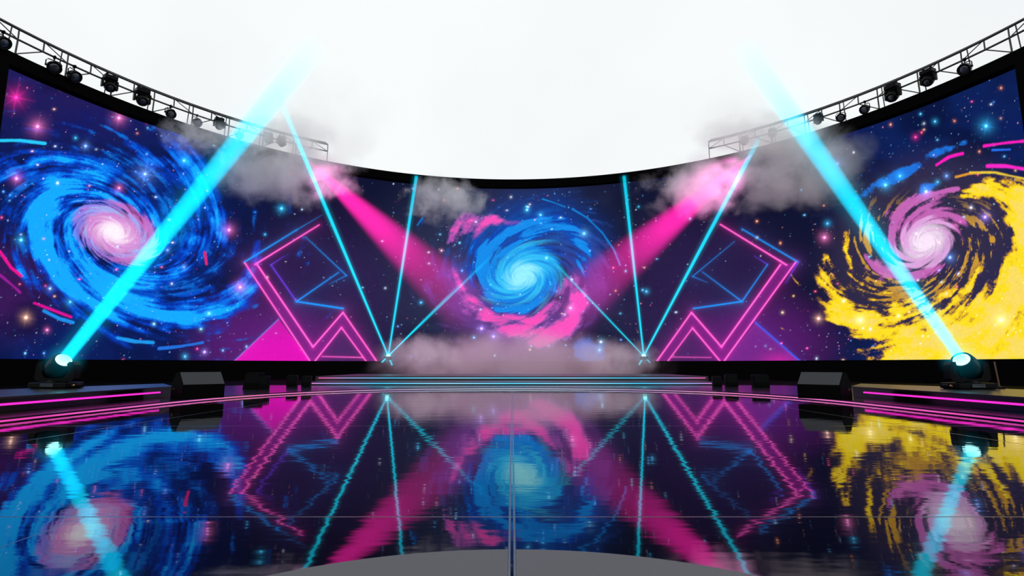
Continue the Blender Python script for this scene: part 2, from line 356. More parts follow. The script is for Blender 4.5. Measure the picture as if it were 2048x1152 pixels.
    for P_ in ([(489, 525), (513, 527), (626, 694), (686, 625), (753, 722), (732, 722), (683, 655), (630, 722), (620, 722)],
               [(1591, 525), (1561, 529), (1443, 694), (1383, 625), (1314, 722), (1336, 722), (1385, 656), (1440, 722), (1449, 722)]):
        C = mix(C, (120, 34, 130), inpoly(u, v, P_)*.6)
    Mg = (255, 40, 190); Bn = (20, 140, 240); Vn = (110, 60, 220)
    L = [(489, 525, 620, 722, Mg, 1.7, .95, .9), (630, 722, 683, 655, Mg, 1.7, 1, 1), (683, 655, 732, 722, Mg, 1.6, .9, .8), (638, 450, 510, 529, Mg, 1.8, .7, 1), (513, 527, 626, 694, Mg, 2., 1, 1), (626, 694, 686, 625, Mg, 1.8, 1, 1), (686, 625, 753, 722, Mg, 1.9, .9, .9),
         (489, 524, 593, 460, Bn, 1.8, 1, .6), (593, 460, 644, 430, Bn, .9, .6, .15), (611, 474, 693, 551, Bn, 1., .4, .75), (693, 551, 659, 568, Bn, 1., .6, .2), (677, 545, 593, 603, Bn, 1.4, .6, .9), (542, 530, 593, 603, Vn, 1.3, .7, .9), (569, 512, 542, 530, Vn, 1., .3, .8), (593, 603, 686, 617, Bn, 2., .9, 1), (644, 713, 725, 715, Mg, 1.3, .6, .7), (557, 638, 466, 724, Bn, 1.1, .45, .4),
         (1591, 525, 1449, 721, Mg, 1.9, .9, 1), (1440, 722, 1385, 656, Mg, 1.7, .95, 1), (1385, 656, 1336, 722, Mg, 1.5, .8, .8), (1441, 449, 1573, 530, Mg, 1.9, .8, 1), (1561, 529, 1443, 694, Mg, 2., 1, 1), (1443, 694, 1383, 625, Mg, 1.9, 1, 1), (1383, 625, 1314, 722, Mg, 1.9, .9, .9),
         (1484, 458, 1596, 524, Bn, 1.5, .7, .9), (1596, 524, 1571, 567, Vn, 1.8, .8, .2), (1469, 483, 1385, 553, Bn, .9, .3, .6), (1385, 553, 1415, 565, Bn, .9, .6, .2), (1405, 544, 1484, 603, Bn, 1.2, .4, .8), (1535, 529, 1484, 603, Bn, 1.2, .6, .9), (1509, 512, 1535, 529, Vn, 1., .3, .7), (1387, 617, 1484, 603, Bn, 1.7, .85, .9), (1511, 645, 1600, 722, (40, 90, 235), 1.6, .8, .8), (1342, 714, 1422, 715, Mg, 1., .5, .5)]
    for ax, ay, bx, by, col, w, k0, k1 in L:
        d, t = seg_d(u, v, ax, ay, bx, by); k = k0+(k1-k0)*t; l = lin(col)
        w = w*.72; hot = (l*.87+.13) if col is Mg else l
        m = np.clip(sstep(w+.9, w-.7, d)*k, 0, 1)[:, None]
        C = C*(1-m)+hot[None]*m+(np.exp(-(d/(w*2.4))**1.2)*.28*k+np.exp(-d/12.)*.05*k)[:, None]*l[None]
    led = .97+.03*np.sin(v*np.pi/1.5)
    C = C*led[:, None]*(.93+.14*fbm(u/3., v/3., u*0, 2, 91))[:, None]
    return np.clip(C, 0, 1.6)
# ================================================================= the place
YC, RS = 17.0, 24.0                       # the LED wall is an arc of radius 24 m round (0, 17)
TH = math.radians(74.7)
def arc(th, R, z): return (R*math.sin(th), YC+R*math.cos(th), z)
def arc_band(bm, R0, R1, z0, z1, a0, a1, n=120):
    """a curved box between two radii, two heights and two angles"""
    ring = []
    for i in range(n+1):
        t = a0+(a1-a0)*i/n
        ring.append([bm.verts.new(arc(t, R0, z0)), bm.verts.new(arc(t, R1, z0)), bm.verts.new(arc(t, R1, z1)), bm.verts.new(arc(t, R0, z1))])
    for a, b in zip(ring[:-1], ring[1:]):
        for k in range(4): bm.faces.new((a[k], a[(k+1) % 4], b[(k+1) % 4], b[k]))
    bm.faces.new(ring[0]); bm.faces.new(ring[-1][::-1])

# ---------------------------------------------------------------- sky
w = bpy.data.worlds.new('sky'); sc.world = w; w.use_nodes = True
nt = w.node_tree; nt.nodes.clear(); wo = nt.nodes.new('ShaderNodeOutputWorld'); bg = nt.nodes.new('ShaderNodeBackground')
tc = nt.nodes.new('ShaderNodeTexCoord'); no = nt.nodes.new('ShaderNodeTexNoise'); no.inputs['Scale'].default_value = 2.2; no.inputs['Detail'].default_value = 3
cr = nt.nodes.new('ShaderNodeValToRGB')
cr.color_ramp.elements[0].position = .3; cr.color_ramp.elements[0].color = (.88, .905, .92, 1)
cr.color_ramp.elements[1].position = .6; cr.color_ramp.elements[1].color = (.945, .98, .98, 1)
nt.links.new(tc.outputs['Generated'], no.inputs['Vector']); nt.links.new(no.outputs['Fac'], cr.inputs[0])
nt.links.new(cr.outputs[0], bg.inputs['Color']); nt.links.new(bg.outputs[0], wo.inputs['Surface'])
bg.inputs['Strength'].default_value = 1.0

# ---------------------------------------------------------------- ground and mirror floor
bm = bmesh.new(); box(bm, 0, 18, -.35, 90, 70, .1); tag(obj('floor', bm, M_matte), kind='structure')
EDGE = [(-5.3, -2.5), (-5.3, 8.2), (-5.22, 9.4), (-4.98, 10.5), (-4.55, 11.5), (-3.95, 12.35), (-3.1, 13.05), (-2.1, 13.45), (-1., 13.65), (0, 13.7)]
EDGE = EDGE+[(-x, y) for x, y in EDGE[-2::-1]]
def smooth_line(P, it=2):
    for _ in range(it):
        Q = [P[0]]
        for a, b in zip(P[:-1], P[1:]):
            Q += [(a[0]*.75+b[0]*.25, a[1]*.75+b[1]*.25), (a[0]*.25+b[0]*.75, a[1]*.25+b[1]*.75)]
        P = Q+[P[-1]]
    return P
EDGE = smooth_line(EDGE)
def offset(P, d):
    out = []
    for i, p in enumerate(P):
        a = P[max(i-1, 0)]; b = P[min(i+1, len(P)-1)]; tx, ty = b[0]-a[0], b[1]-a[1]; L = math.hypot(tx, ty)
        out.append((p[0]-ty/L*d, p[1]+tx/L*d))
    return out
m, nt, out = new_mat('mirror_floor'); N = nt.nodes; L = nt.links
def nd(t, **k):
    n = N.new(t)
    for a, b in k.items(): setattr(n, a, b)
    return n
def mth(op, a, b=None, clamp=False):
    n = nd('ShaderNodeMath', operation=op, use_clamp=clamp)
    for i, x in enumerate((a, b)):
        if x is None: continue
        if isinstance(x, (int, float)): n.inputs[i].default_value = x
        else: L.new(x, n.inputs[i])
    return n.outputs[0]
pb = nd('ShaderNodeBsdfPrincipled'); L.new(pb.outputs[0], out.inputs[0])
tc = nd('ShaderNodeTexCoord'); sx = nd('ShaderNodeSeparateXYZ'); L.new(tc.outputs['Object'], sx.inputs[0]); X, Y = sx.outputs[0], sx.outputs[1]
def line(c, at_, w_): return mth('SUBTRACT', 1., mth('MULTIPLY', mth('ABSOLUTE', mth('SUBTRACT', c, at_)), 1/w_), True)
ax = mth('ABSOLUTE', X)
far = mth('GREATER_THAN', Y, 2.3)
s0 = line(ax, .0085, .006)
s1 = line(Y, 2.3, .009)
s2 = mth('MULTIPLY', line(Y, 5.6, .02), .6)
s3 = mth('MULTIPLY', line(ax, 3.9, .012), far)
s4 = mth('MULTIPLY', line(X, -1.7, .005), mth('SUBTRACT', 1., far))
s5 = mth('MULTIPLY', line(Y, 9.2, .03), .4)
seam = mth('MAXIMUM', mth('MAXIMUM', mth('MAXIMUM', s0, s1), mth('MAXIMUM', s2, s3)), mth('MAXIMUM', s4, s5))
seam = mth('MULTIPLY', seam, 1.1, True)
mixc = nd('ShaderNodeMix', data_type='RGBA'); L.new(seam, mixc.inputs[0]); mixc.inputs[6].default_value = (.0015, .0015, .002, 1); mixc.inputs[7].default_value = (.03, .03, .035, 1)
L.new(mixc.outputs[2], pb.inputs['Base Color'])
mp = nd('ShaderNodeMapping'); mp.inputs['Scale'].default_value = (1.3, 7., 1); L.new(tc.outputs['Object'], mp.inputs[0])
n1 = nd('ShaderNodeTexNoise'); n1.inputs['Scale'].default_value = 1.; n1.inputs['Detail'].default_value = 2.5; n1.inputs['Roughness'].default_value = .5; L.new(mp.outputs[0], n1.inputs['Vector'])
mp2 = nd('ShaderNodeMapping'); mp2.inputs['Scale'].default_value = (2.6, 3.2, 1); L.new(tc.outputs['Object'], mp2.inputs[0])
n2 = nd('ShaderNodeTexNoise'); n2.inputs['Scale'].default_value = 1.; n2.inputs['Detail'].default_value = 3; L.new(mp2.outputs[0], n2.inputs['Vector'])
hgt = mth('ADD', mth('MULTIPLY', n1.outputs['Fac'], .6), mth('MULTIPLY', n2.outputs['Fac'], .7))
bp = nd('ShaderNodeBump'); bp.inputs['Strength'].default_value = 1.; bp.inputs['Distance'].default_value = .0011
L.new(hgt, bp.inputs['Height']); L.new(bp.outputs[0], pb.inputs['Normal'])
n3 = nd('ShaderNodeTexNoise'); n3.inputs['Scale'].default_value = 3.; n3.inputs['Detail'].default_value = 5; L.new(mp.outputs[0], n3.inputs['Vector'])
rg = nd('ShaderNodeMapRange'); L.new(n3.outputs['Fac'], rg.inputs[0]); rg.inputs[1].default_value = .35; rg.inputs[2].default_value = .75; rg.inputs[3].default_value = .015; rg.inputs[4].default_value = .055
L.new(mth('ADD', rg.outputs[0], mth('MULTIPLY', seam, .3)), pb.inputs['Roughness'])
pb.inputs['IOR'].default_value = 2.05
M_mirror = m
bm = bmesh.new(); prism(bm, EDGE, -.3, 0); tag(obj('floor', bm, M_mirror), kind='structure')

M_sky_refl = principled('painted_sky_reflection', (.11, .11, .122), .55, ior=1.2, bump=.1)  # grey of an added disc that paints the sky's reflection onto the floor
rp = empty('sky_reflection_disc', (0, .74, 0), label='pale grey disc on the mirror floor at the bottom centre, painted as reflected sky', cat='painted reflection')
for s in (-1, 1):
    bm = bmesh.new(); A = [(s*.013+s*1.16*math.sin(a), 1.16*math.cos(a)) for a in np.linspace(0, PI, 49)]; prism(bm, [(float(x), float(y)) for x, y in A], .0005, .003); obj('half_disc', bm, M_sky_refl, rp)
# ---------------------------------------------------------------- apron round the mirror floor, its light line
M_pink = emitter('pink_led', (1., .03, .62), 1.25, 'NONE')
M_cyan = emitter('cyan_led', (.12, .75, 1.), 1.1, 'NONE')
M_white = emitter('pale_led', (.62, .72, 1.), .85, 'NONE')
M_edge, nt, out = new_mat('edge_led'); N = nt.nodes; L = nt.links
e = nd('ShaderNodeEmission'); L.new(e.outputs[0], out.inputs[0]); tc = nd('ShaderNodeTexCoord'); sx = nd('ShaderNodeSeparateXYZ'); L.new(tc.outputs['Object'], sx.inputs[0])
ramp = nd('ShaderNodeValToRGB'); r_ = ramp.color_ramp
r_.elements[0].position = 0; r_.elements[0].color = (1., .04, .62, 1); r_.elements[1].position = 1; r_.elements[1].color = (.5, .62, .8, 1)
for ps, c_ in ((.45, (.75, .06, .42, 1)), (.62, (.75, .15, .5, 1)), (.85, (.75, .2, .5, 1)), (.95, (.45, .3, .6, 1))):
    q = r_.elements.new(ps); q.color = c_
L.new(mth('MULTIPLY', sx.outputs[1], 1/13.8), ramp.inputs[0]); L.new(ramp.outputs[0], e.inputs['Color']); e.inputs['Strength'].default_value = 1.15
M_edge.cycles.emission_sampling = 'NONE'
ap = empty('stage_apron', (0, 0, 0), label='black glossy apron bordering the mirror floor, edged with a thin pink light line', cat='stage platform')
bm = bmesh.new()
o1 = offset(EDGE, .012); o2 = offset(EDGE, 4.5)
o2 = [(max(-9.2, min(9.2, x)), min(y, 15.3)) for x, y in o2]
i_ = [bm.verts.new((x, y, .05)) for x, y in o1]; j_ = [bm.verts.new((x, y, .05)) for x, y in o2]
i0 = [bm.verts.new((x, y, -.3)) for x, y in o1]; j0 = [bm.verts.new((x, y, -.3)) for x, y in o2]
for k in range(len(o1)-1):
    for a, b in ((i_, j_), (i0, i_), (j_, j0)): bm.faces.new((a[k], a[k+1], b[k+1], b[k]))
for k in (0, -1): bm.faces.new((i_[k], j_[k], j0[k], i0[k]))
obj('deck', bm, M_deck, ap)
bm = bmesh.new(); sweep(bm, [(x, y, .022) for x, y in offset(EDGE, .002)], .011, 6); obj('led_strip', bm, M_edge, ap, smooth=True)

# ---------------------------------------------------------------- side platforms
for s, wh in ((-1, 'left'), (1, 'right')):
    colr = 'blue' if s < 0 else 'yellow'
    p = empty('side_platform', (s*6.9, 6, .052), label='low black platform on the %s side of the stage, lit %s, carrying a moving head' % (wh, colr), cat='stage platform', group='side platforms')
    poly = [(s*(x)-s*6.9, y-6) for x, y in ((5.95, -1.5), (5.92, 9.75), (7.0, 11.2), (7.55, 9.4), (7.8, 8.4), (8.3, 6.8), (8.6, 5.), (8.6, -1.5))]
    bm = bmesh.new(); prism(bm, poly, .155, .18); obj('deck', bm, M_deck2, p)
    bm = bmesh.new(); prism(bm, [(x*.985, y*.995) for x, y in poly], 0, .154); obj('fascia', bm, M_deck, p)
    bm = bmesh.new(); sweep(bm, [(-s*.985, -7.4, .095), (-s*1.01, -2, .095), (-s*1.015, 3.35, .095)], .014, 6); obj('led_strip', bm, M_pink if s < 0 else M_pink, p, smooth=True)

# ---------------------------------------------------------------- centre steps
M_step, nt, out = new_mat('step_led'); N = nt.nodes; L = nt.links
e = nd('ShaderNodeEmission'); L.new(e.outputs[0], out.inputs[0]); tc = nd('ShaderNodeTexCoord'); sx = nd('ShaderNodeSeparateXYZ'); L.new(tc.outputs['Object'], sx.inputs[0])
ramp = nd('ShaderNodeValToRGB'); r_ = ramp.color_ramp
r_.elements[0].position = 0; r_.elements[0].color = (.12, .7, 1., 1); r_.elements[1].position = 1; r_.elements[1].color = (1., .08, .4, 1)
for ps, c_ in ((.3, (.3, .7, .95, 1)), (.6, (.06, .6, .95, 1)), (.85, (.35, .35, .8, 1))):
    q = r_.elements.new(ps); q.color = c_
L.new(mth('MULTIPLY', mth('ABSOLUTE', sx.outputs[0]), 1/6.), ramp.inputs[0]); L.new(ramp.outputs[0], e.inputs['Color']); e.inputs['Strength'].default_value = 1.0
M_step.cycles.emission_sampling = 'NONE'
for i, (y0, y1, hh, zl, lb, hw) in enumerate(((15.4, 17.2, .13, .095, 'lower wide black step at the back of the stage with a cyan light line', 5.7), (17.3, 22., .25, .2, 'upper wide black step behind the lower one with a pale blue light line', 6.1))):
    p = empty('stage_step', (0, y0, 0), label=lb, cat='step', group='back stage steps')
    bm = bmesh.new(); box(bm, 0, (y1-y0)/2, hh/2-.14, 2*hw, y1-y0, hh+.28, .008); obj('tread', bm, M_deck2, p)
    bm = bmesh.new(); sweep(bm, [(-hw+.1, -.012, zl), (0, -.012, zl), (hw-.1, -.012, zl)], .017, 6); obj('led_strip', bm, M_step, p, smooth=True)

# ---------------------------------------------------------------- LED wall
CONTENT_STRENGTH = 1.12
zb, zt = .87, 14.25
led = empty('led_wall', (0, YC, 0), label='huge curved LED video wall showing three spiral galaxies and neon zigzag figures', cat='screen')
NC, NR = 1500, 330
u_ = np.linspace(-1, 1, NC); tabx = np.linspace(-TH, TH, 4001)
c_, s_ = math.cos(PITCH), math.sin(PITCH)
def see_np(x, y, z):
    dz = z-CAM_H; d = y*c_+dz*s_; w_ = -y*s_+dz*c_
    return 1024+F*x/d, 576-F*w_/d
uu, _v = see_np(RS*np.sin(tabx), YC+RS*np.cos(tabx), tabx*0+6.)
# columns spaced so that the pixels of the wall are about equally fine everywhere
th = np.interp(np.linspace(uu[0], uu[-1], NC), uu, tabx)
zz = np.linspace(zb, zt, NR)
T, Z = np.meshgrid(th, zz)
vx, vy, vz = RS*np.sin(T), YC+RS*np.cos(T), Z
pu, pv = see_np(vx, vy, vz)
rgb = content(pu.ravel(), pv.ravel())
co = np.empty((NC*NR, 3), np.float32); co[:, 0] = vx.ravel(); co[:, 1] = vy.ravel()-YC; co[:, 2] = vz.ravel()
idx = np.arange(NC*NR).reshape(NR, NC)
q = np.stack([idx[:-1, :-1], idx[:-1, 1:], idx[1:, 1:], idx[1:, :-1]], -1).reshape(-1, 4).astype(np.int32)
me = bpy.data.meshes.new('display'); me.vertices.add(len(co)); me.vertices.foreach_set('co', co.ravel())
me.loops.add(q.size); me.loops.foreach_set('vertex_index', q.ravel()); me.polygons.add(len(q))
me.polygons.foreach_set('loop_start', np.arange(0, q.size, 4, dtype=np.int32)); me.update(calc_edges=True)
at_ = me.color_attributes.new('picture', 'FLOAT_COLOR', 'POINT')
buf = np.ones((NC*NR, 4), np.float32); buf[:, :3] = rgb; at_.data.foreach_set('color', buf.ravel())
m, nt, out = new_mat('led_display'); N = nt.nodes; L = nt.links
va = nd('ShaderNodeVertexColor', layer_name='picture'); e = nd('ShaderNodeEmission'); e.inputs['Strength'].default_value = CONTENT_STRENGTH
# rows of diodes
tc = nd('ShaderNodeTexCoord'); sx = nd('ShaderNodeSeparateXYZ'); L.new(tc.outputs['Object'], sx.inputs[0])
wv = mth('ADD', mth('MULTIPLY', mth('SINE', mth('MULTIPLY', sx.outputs[2], 150.)), .05), .97)
vm = nd('ShaderNodeVectorMath', operation='SCALE'); L.new(va.outputs[0], vm.inputs[0]); L.new(wv, vm.inputs['Scale'])
L.new(vm.outputs[0], e.inputs['Color'])
gl = nd('ShaderNodeBsdfGlossy'); gl.inputs['Color'].default_value = (.02, .02, .02, 1); gl.inputs['Roughness'].default_value = .4
ad = nd('ShaderNodeAddShader'); L.new(e.outputs[0], ad.inputs[0]); L.new(gl.outputs[0], ad.inputs[1]); L.new(e.outputs[0], out.inputs[0])
m.cycles.emission_sampling = 'NONE'; me.materials.append(m)
o = bpy.data.objects.new('display', me); COL.objects.link(o); o.parent = led
bm = bmesh.new()
arc_band(bm, 23.5, 24.6, 14.06, 14.66, -TH-.05, TH+.05)
for s in (-1, 1): arc_band(bm, 23.5, 24.6, .5, 14.66, *(sorted((s*(TH+.001), s*(TH+.05)))), 6)
bmesh.ops.translate(bm, verts=bm.verts, vec=(0, -YC, 0)); obj('bezel', bm, M_matte, led)
bm = bmesh.new(); arc_band(bm, 24.05, 24.5, .5, 14.6, -TH, TH); bmesh.ops.translate(bm, verts=bm.verts, vec=(0, -YC, 0)); obj('backing_panel', bm, M_matte, led)
# plinth under the wall
bm = bmesh.new(); arc_band(bm, 23.85, 24.6, -.3, .84, -TH-.05, TH+.05); tag(obj('wall_back', bm, M_plinth), kind='structure')
for s, nm in ((-1, 'wall_left'), (1, 'wall_right')):
    bm = bmesh.new(); arc_band(bm, 23.5, 24.6, -.3, 14.66, *(sorted((s*(TH+.052), s*(TH+.4)))), 30)
    tag(obj(nm, bm, M_matte), kind='structure')

# ---------------------------------------------------------------- trusses over the wall
def th_at(u):
    tt = np.linspace(-TH-.1, TH+.1, 3001); q_, _ = see_np(23.5*np.sin(tt), YC+23.5*np.cos(tt), tt*0+15.3); return float(np.interp(u, q_, tt))
ZL, ZU, ZP = 15.36, 15.86, 14.66
for s, wh, uend in ((-1, 'left', 655), (1, 'right', 1418)):
    a0 = s*math.radians(82); a1 = th_at(uend)
    tr = empty('lighting_truss', arc(a0, 23.5, ZP), label='black curved lighting truss running along the top of the LED wall on the %s' % wh, cat='truss', group='trusses on the LED wall')
    org = Vector(arc(a0, 23.5, ZP))
    n = 19; TT = [a0+(a1-a0)*i/n for i in range(n+1)]
    P = lambda t, R, z: Vector(arc(t, R, z))-org
    for R, z, r in ((23.5, ZU, .062), (23.5, ZL, .05), (24.0, ZU+.3, .05)):
        bm = bmesh.new(); sweep(bm, [P(t, R, z) for t in TT], r, 8); obj('chord', bm, M_alu, tr, smooth=True)
    for i, t in enumerate(TT):
        bm = bmesh.new(); tube(bm, P(t, 23.5, ZL), P(t, 23.5, ZU), .034, 6)
        tube(bm, P(t, 23.5, ZU), P(t, 24.0, ZU+.3), .026, 6)
        if i < n and i % 2 == 0: tube(bm, P(t, 23.5, ZU), P(TT[i+1], 23.5, ZL), .026, 6)
        obj('brace', bm, M_alu, tr)
    for i in range(1, n, 2):
        t = TT[i]; t2 = TT[i+1]
        for p_, q_, r_ in ((P(t, 23.55, ZP+.005), P(t, 23.5, ZL), .038), (P(t, 23.55, ZP+.005), P(t2, 23.5, ZL), .028), (P(t, 24.2, ZP+.005), P(t, 24.0, ZU+.3), .028)):
            bm = bmesh.new(); tube(bm, p_, q_, r_, 6); obj('support_leg', bm, M_alu, tr)
    bm = bmesh.new(); tube(bm, P(a1, 23.55, ZP+.005), P(a1, 23.5, ZL), .028, 6); obj('support_leg', bm, M_alu, tr)

# ---------------------------------------------------------------- lamps hung from the trusses
def par_lamp():
    """a round lantern in a yoke, hanging from its clamp at the origin, looking down and forward (-Y)"""
    t = empty('stage_spotlight')
    bm = bmesh.new(); box(bm, 0, 0, -.02, .07, .12, .12, .01); tube(bm, (0, 0, -.06), (0, 0, -.16), .022); tube(bm, (-.05, .02, .02), (.05, .02, .02), .02); obj('clamp', bm, M_black, t)
    bm = bmesh.new(); W = .25
    sweep(bm, [(-W, 0, -.42), (-W, 0, -.24), (-W*.75, 0, -.16), (W*.75, 0, -.16), (W, 0, -.24), (W, 0, -.42)], .02, 6); obj('yoke', bm, M_black, t)
    R = Matrix.Translation((0, 0, -.42)) @ Matrix.Rotation(math.radians(-58), 4, 'X')
    bm = bmesh.new(); lathe(bm, [(0, .2), (.08, .2), (.15, .17), (.205, .08), (.225, -.02), (.235, -.1), (.245, -.11), (.245, -.16), (.2, -.16), (.2, -.12), (0, -.12)], 24, R)
    tube(bm, R @ Vector((-.27, 0, 0)), R @ Vector((-.2, 0, 0)), .045); tube(bm, R @ Vector((.27, 0, 0)), R @ Vector((.2, 0, 0)), .045)
    h = obj('housing', bm, M_dark, t, smooth=True)
    bm = bmesh.new(); lathe(bm, [(0, -.15), (.1, -.14), (.19, -.125), (.19, -.122), (0, -.122)], 24, R); obj('lens', bm, M_lens, t, smooth=True)
    return t
def mover_lamp():
    """a larger moving head hung upside down"""
    t = empty('hanging_moving_head')
    bm = bmesh.new(); box(bm, 0, 0, .1, .52, .4, .2, .03); box(bm, -.15, 0, .24, .07, .1, .12, .01); box(bm, .15, 0, .24, .07, .1, .12, .01); obj('base', bm, M_dark, t)
    bm = bmesh.new()
    for s in (-1, 1):
        v = box(bm, s*.29, 0, -.2, .09, .2, .42, .03)
    box(bm, 0, 0, -.02, .6, .2, .09, .02); obj('yoke', bm, M_dark, t)
    R = Matrix.Translation((0, 0, -.3)) @ Matrix.Rotation(math.radians(-50), 4, 'X')
    bm = bmesh.new(); lathe(bm, [(0, .3), (.1, .3), (.18, .25), (.22, .14), (.24, 0), (.24, -.14), (.21, -.22), (.19, -.25), (.17, -.25), (.16, -.2), (0, -.2)], 24, R); obj('head', bm, M_dark, t, smooth=True)
    bm = bmesh.new(); lathe(bm, [(0, -.24), (.1, -.23), (.155, -.205), (0, -.2)], 24, R); obj('lens', bm, M_lens, t, smooth=True)
    return t
par0 = par_lamp(); mov0 = mover_lamp(); used = set()
PL = [  # seen near, kind, scale, label
 (4, 'p', 1.05, 'round black spotlight hanging from the left truss, cut by the left picture edge'),
 (107, 'p', 1.1, 'round black spotlight on the left truss, outermost of those seen whole'),
 (147, 'p', 1.1, 'round black spotlight on the left truss, second of those seen whole'),
 (218, 'm', 1., 'large wide black fixture on the left truss, the higher of its two big ones'),
 (283, 'm', 1.1, 'large boxy black fixture on the left truss, lower of its two big unhazed ones'),
 (340, 'p', 1., 'small round black spotlight on the left truss just below the boxy fixture'),
 (393, 'p', .95, 'small spotlight on the left truss where the smoke begins to veil it'),
 (437, 'm', .85, 'greyed fixture on the left truss in smoke, just left of the wide cyan beam'),
 (478, 'p', .9, 'faint spotlight on the left truss right where the wide cyan beam crosses'),
 (535, 'm', .85, 'very faint fixture in smoke on the left truss, right of the wide cyan beam'),
 (562, 'm', .8, 'last faint fixture in smoke toward the inner end of the left truss'),
 (1931, 'p', 1.05, 'round black spotlight on the right truss, outermost, nearest the right picture edge'),
 (1858, 'm', 1., 'large round bulky fixture on the right truss, the higher of its two big ones'),
 (1787, 'm', 1.1, 'large boxy black fixture on the right truss, lower of its two big ones'),
 (1731, 'p', .95, 'small round black spotlight on the right truss just below the boxy fixture'),
 (1682, 'p', .9, 'small black spotlight on the right truss, last one still clear of smoke'),
 (1638, 'm', .75, 'greyed fixture on the right truss in smoke, just right of the wide cyan beam'),
 (1546, 'm', .7, 'very faint fixture in smoke on the right truss, left of the wide cyan beam'),
 (1490, 'm', .7, 'last faint fixture in smoke toward the inner end of the right truss')]
for k, (u, kind, scl, lb) in enumerate(PL):
    src = par0 if kind == 'p' else mov0
    o = src if kind not in used else copy_tree(src)
    used.add(kind); t = th_at(u)
    o.location = arc(t, 23.42, ZL-.02 if kind == 'p' else ZL+.06); o.rotation_euler = (0, 0, -t+random.Random(k).uniform(-.3, .3)); o.scale = (scl*1.12,)*3
    tag(o, lb, 'spotlight', 'lamps hung from the trusses')

# ---------------------------------------------------------------- moving heads on the side platforms
M_face = emitter('lamp_face_cyan', (.42, .97, 1.), 2.2)
def moving_head(name, loc, target, label, gold):
    t = empty(name, loc, label=label, cat='stage light', group='moving heads on the side platforms')
    bm = bmesh.new(); box(bm, 0, 0, .055, .6, .38, .09, .02); box(bm, 0, 0, .015, .52, .34, .03)
    for s in (-1, 1): box(bm, s*.3, .02, .05, .09, .16, .05, .02)
    lathe(bm, [(0, .13), (.12, .13), (.15, .1), (.15, .09), (0, .09)], 24)
    b = obj('base', bm, M_dark, t)
    bm = bmesh.new(); box(bm, 0, -.196, .06, .2, .008, .05, .002); obj('display_panel', bm, M_lens, b)
    for s in (-1, 1):
        bm = bmesh.new(); tube(bm, (s*.325, -.07, .055), (s*.325, -.1, .055), .018); obj('fitting', bm, M_gold, b)
    bm = bmesh.new()
    prof = [(-.27, .42), (-.3, .37), (-.31, .16), (-.27, .12), (-.12, .1), (.12, .1), (.27, .12), (.31, .16), (.3, .37), (.27, .42),
            (.21, .42), (.2, .24), (.15, .17), (0, .155), (-.15, .17), (-.2, .24), (-.21, .42)]
    a = [bm.verts.new((x, -.07, z)) for x, z in prof]; c = [bm.verts.new((x, .07, z)) for x, z in prof]; n = len(prof)
    for i in range(n): bm.faces.new((a[i], a[(i+1) % n], c[(i+1) % n], c[i]))
    for vs in (a, c):
        for i in range(8): pass
        for i, j in ((0, 16), (1, 15), (2, 14), (3, 13)): pass
        bm.faces.new(vs if vs is a else vs[::-1])
    bmesh.ops.triangulate(bm, faces=[f for f in bm.faces if len(f.verts) > 4]); obj('yoke', bm, M_dark, t)
    piv = Vector((0, 0, .35)); d = (Vector(target)-Vector(loc)-piv).normalized()
    R = Matrix.Translation(piv) @ d.to_track_quat('Z', 'Y').to_matrix().to_4x4()
    bm = bmesh.new(); lathe(bm, [(0, -.19), (.07, -.19), (.13, -.15), (.165, -.06), (.17, .05), (.15, .14), (.14, .17), (.125, .175), (.115, .16), (0, .16)], 32, R); h = obj('head', bm, M_dark, t, smooth=True)
    for s in (-1, 1):
        bm = bmesh.new(); tube(bm, (s*.15, 0, .35), (s*.23, 0, .35), .05, 16); obj('pivot', bm, M_black, t)
    bm = bmesh.new(); lathe(bm, [(0, .178), (.06, .176), (.112, .168), (.112, .163), (0, .163)], 32, R); obj('glowing_lens', bm, M_face, t, smooth=True)
    return R @ Vector((0, 0, .17))+Vector(loc)
YL = 9.3
pL = at(112, 783, 8.85); pL.z = .23
pR = at(1938, 785, 8.6); pR.z = .23
endL = at(640, 80, 6.3); endR = at(1478, 80, 6.1)
srcL = moving_head('moving_head_light', pL, endL, 'black moving head light on the left side platform shooting the wide cyan beam', 0)
srcR = moving_head('moving_head_light', pR, endR, 'black moving head light on the right side platform shooting the wide cyan beam', 1)
# thin upright beside the right moving head
t = empty('light_stand', at(2000, 783, 8.75), label='thin dark upright bar on a flat foot beside the right moving head', cat='stand'); t.location.z = .23
bm = bmesh.new(); box(bm, -.09, 0, .018, .28, .1, .035, .008); obj('foot', bm, M_dark, t)
bm = bmesh.new(); tube(bm, (0, 0, .03), (-.035, 0, .42), .011); obj('pole', bm, principled('bronze_bar', (.12, .05, .02), .4), t)

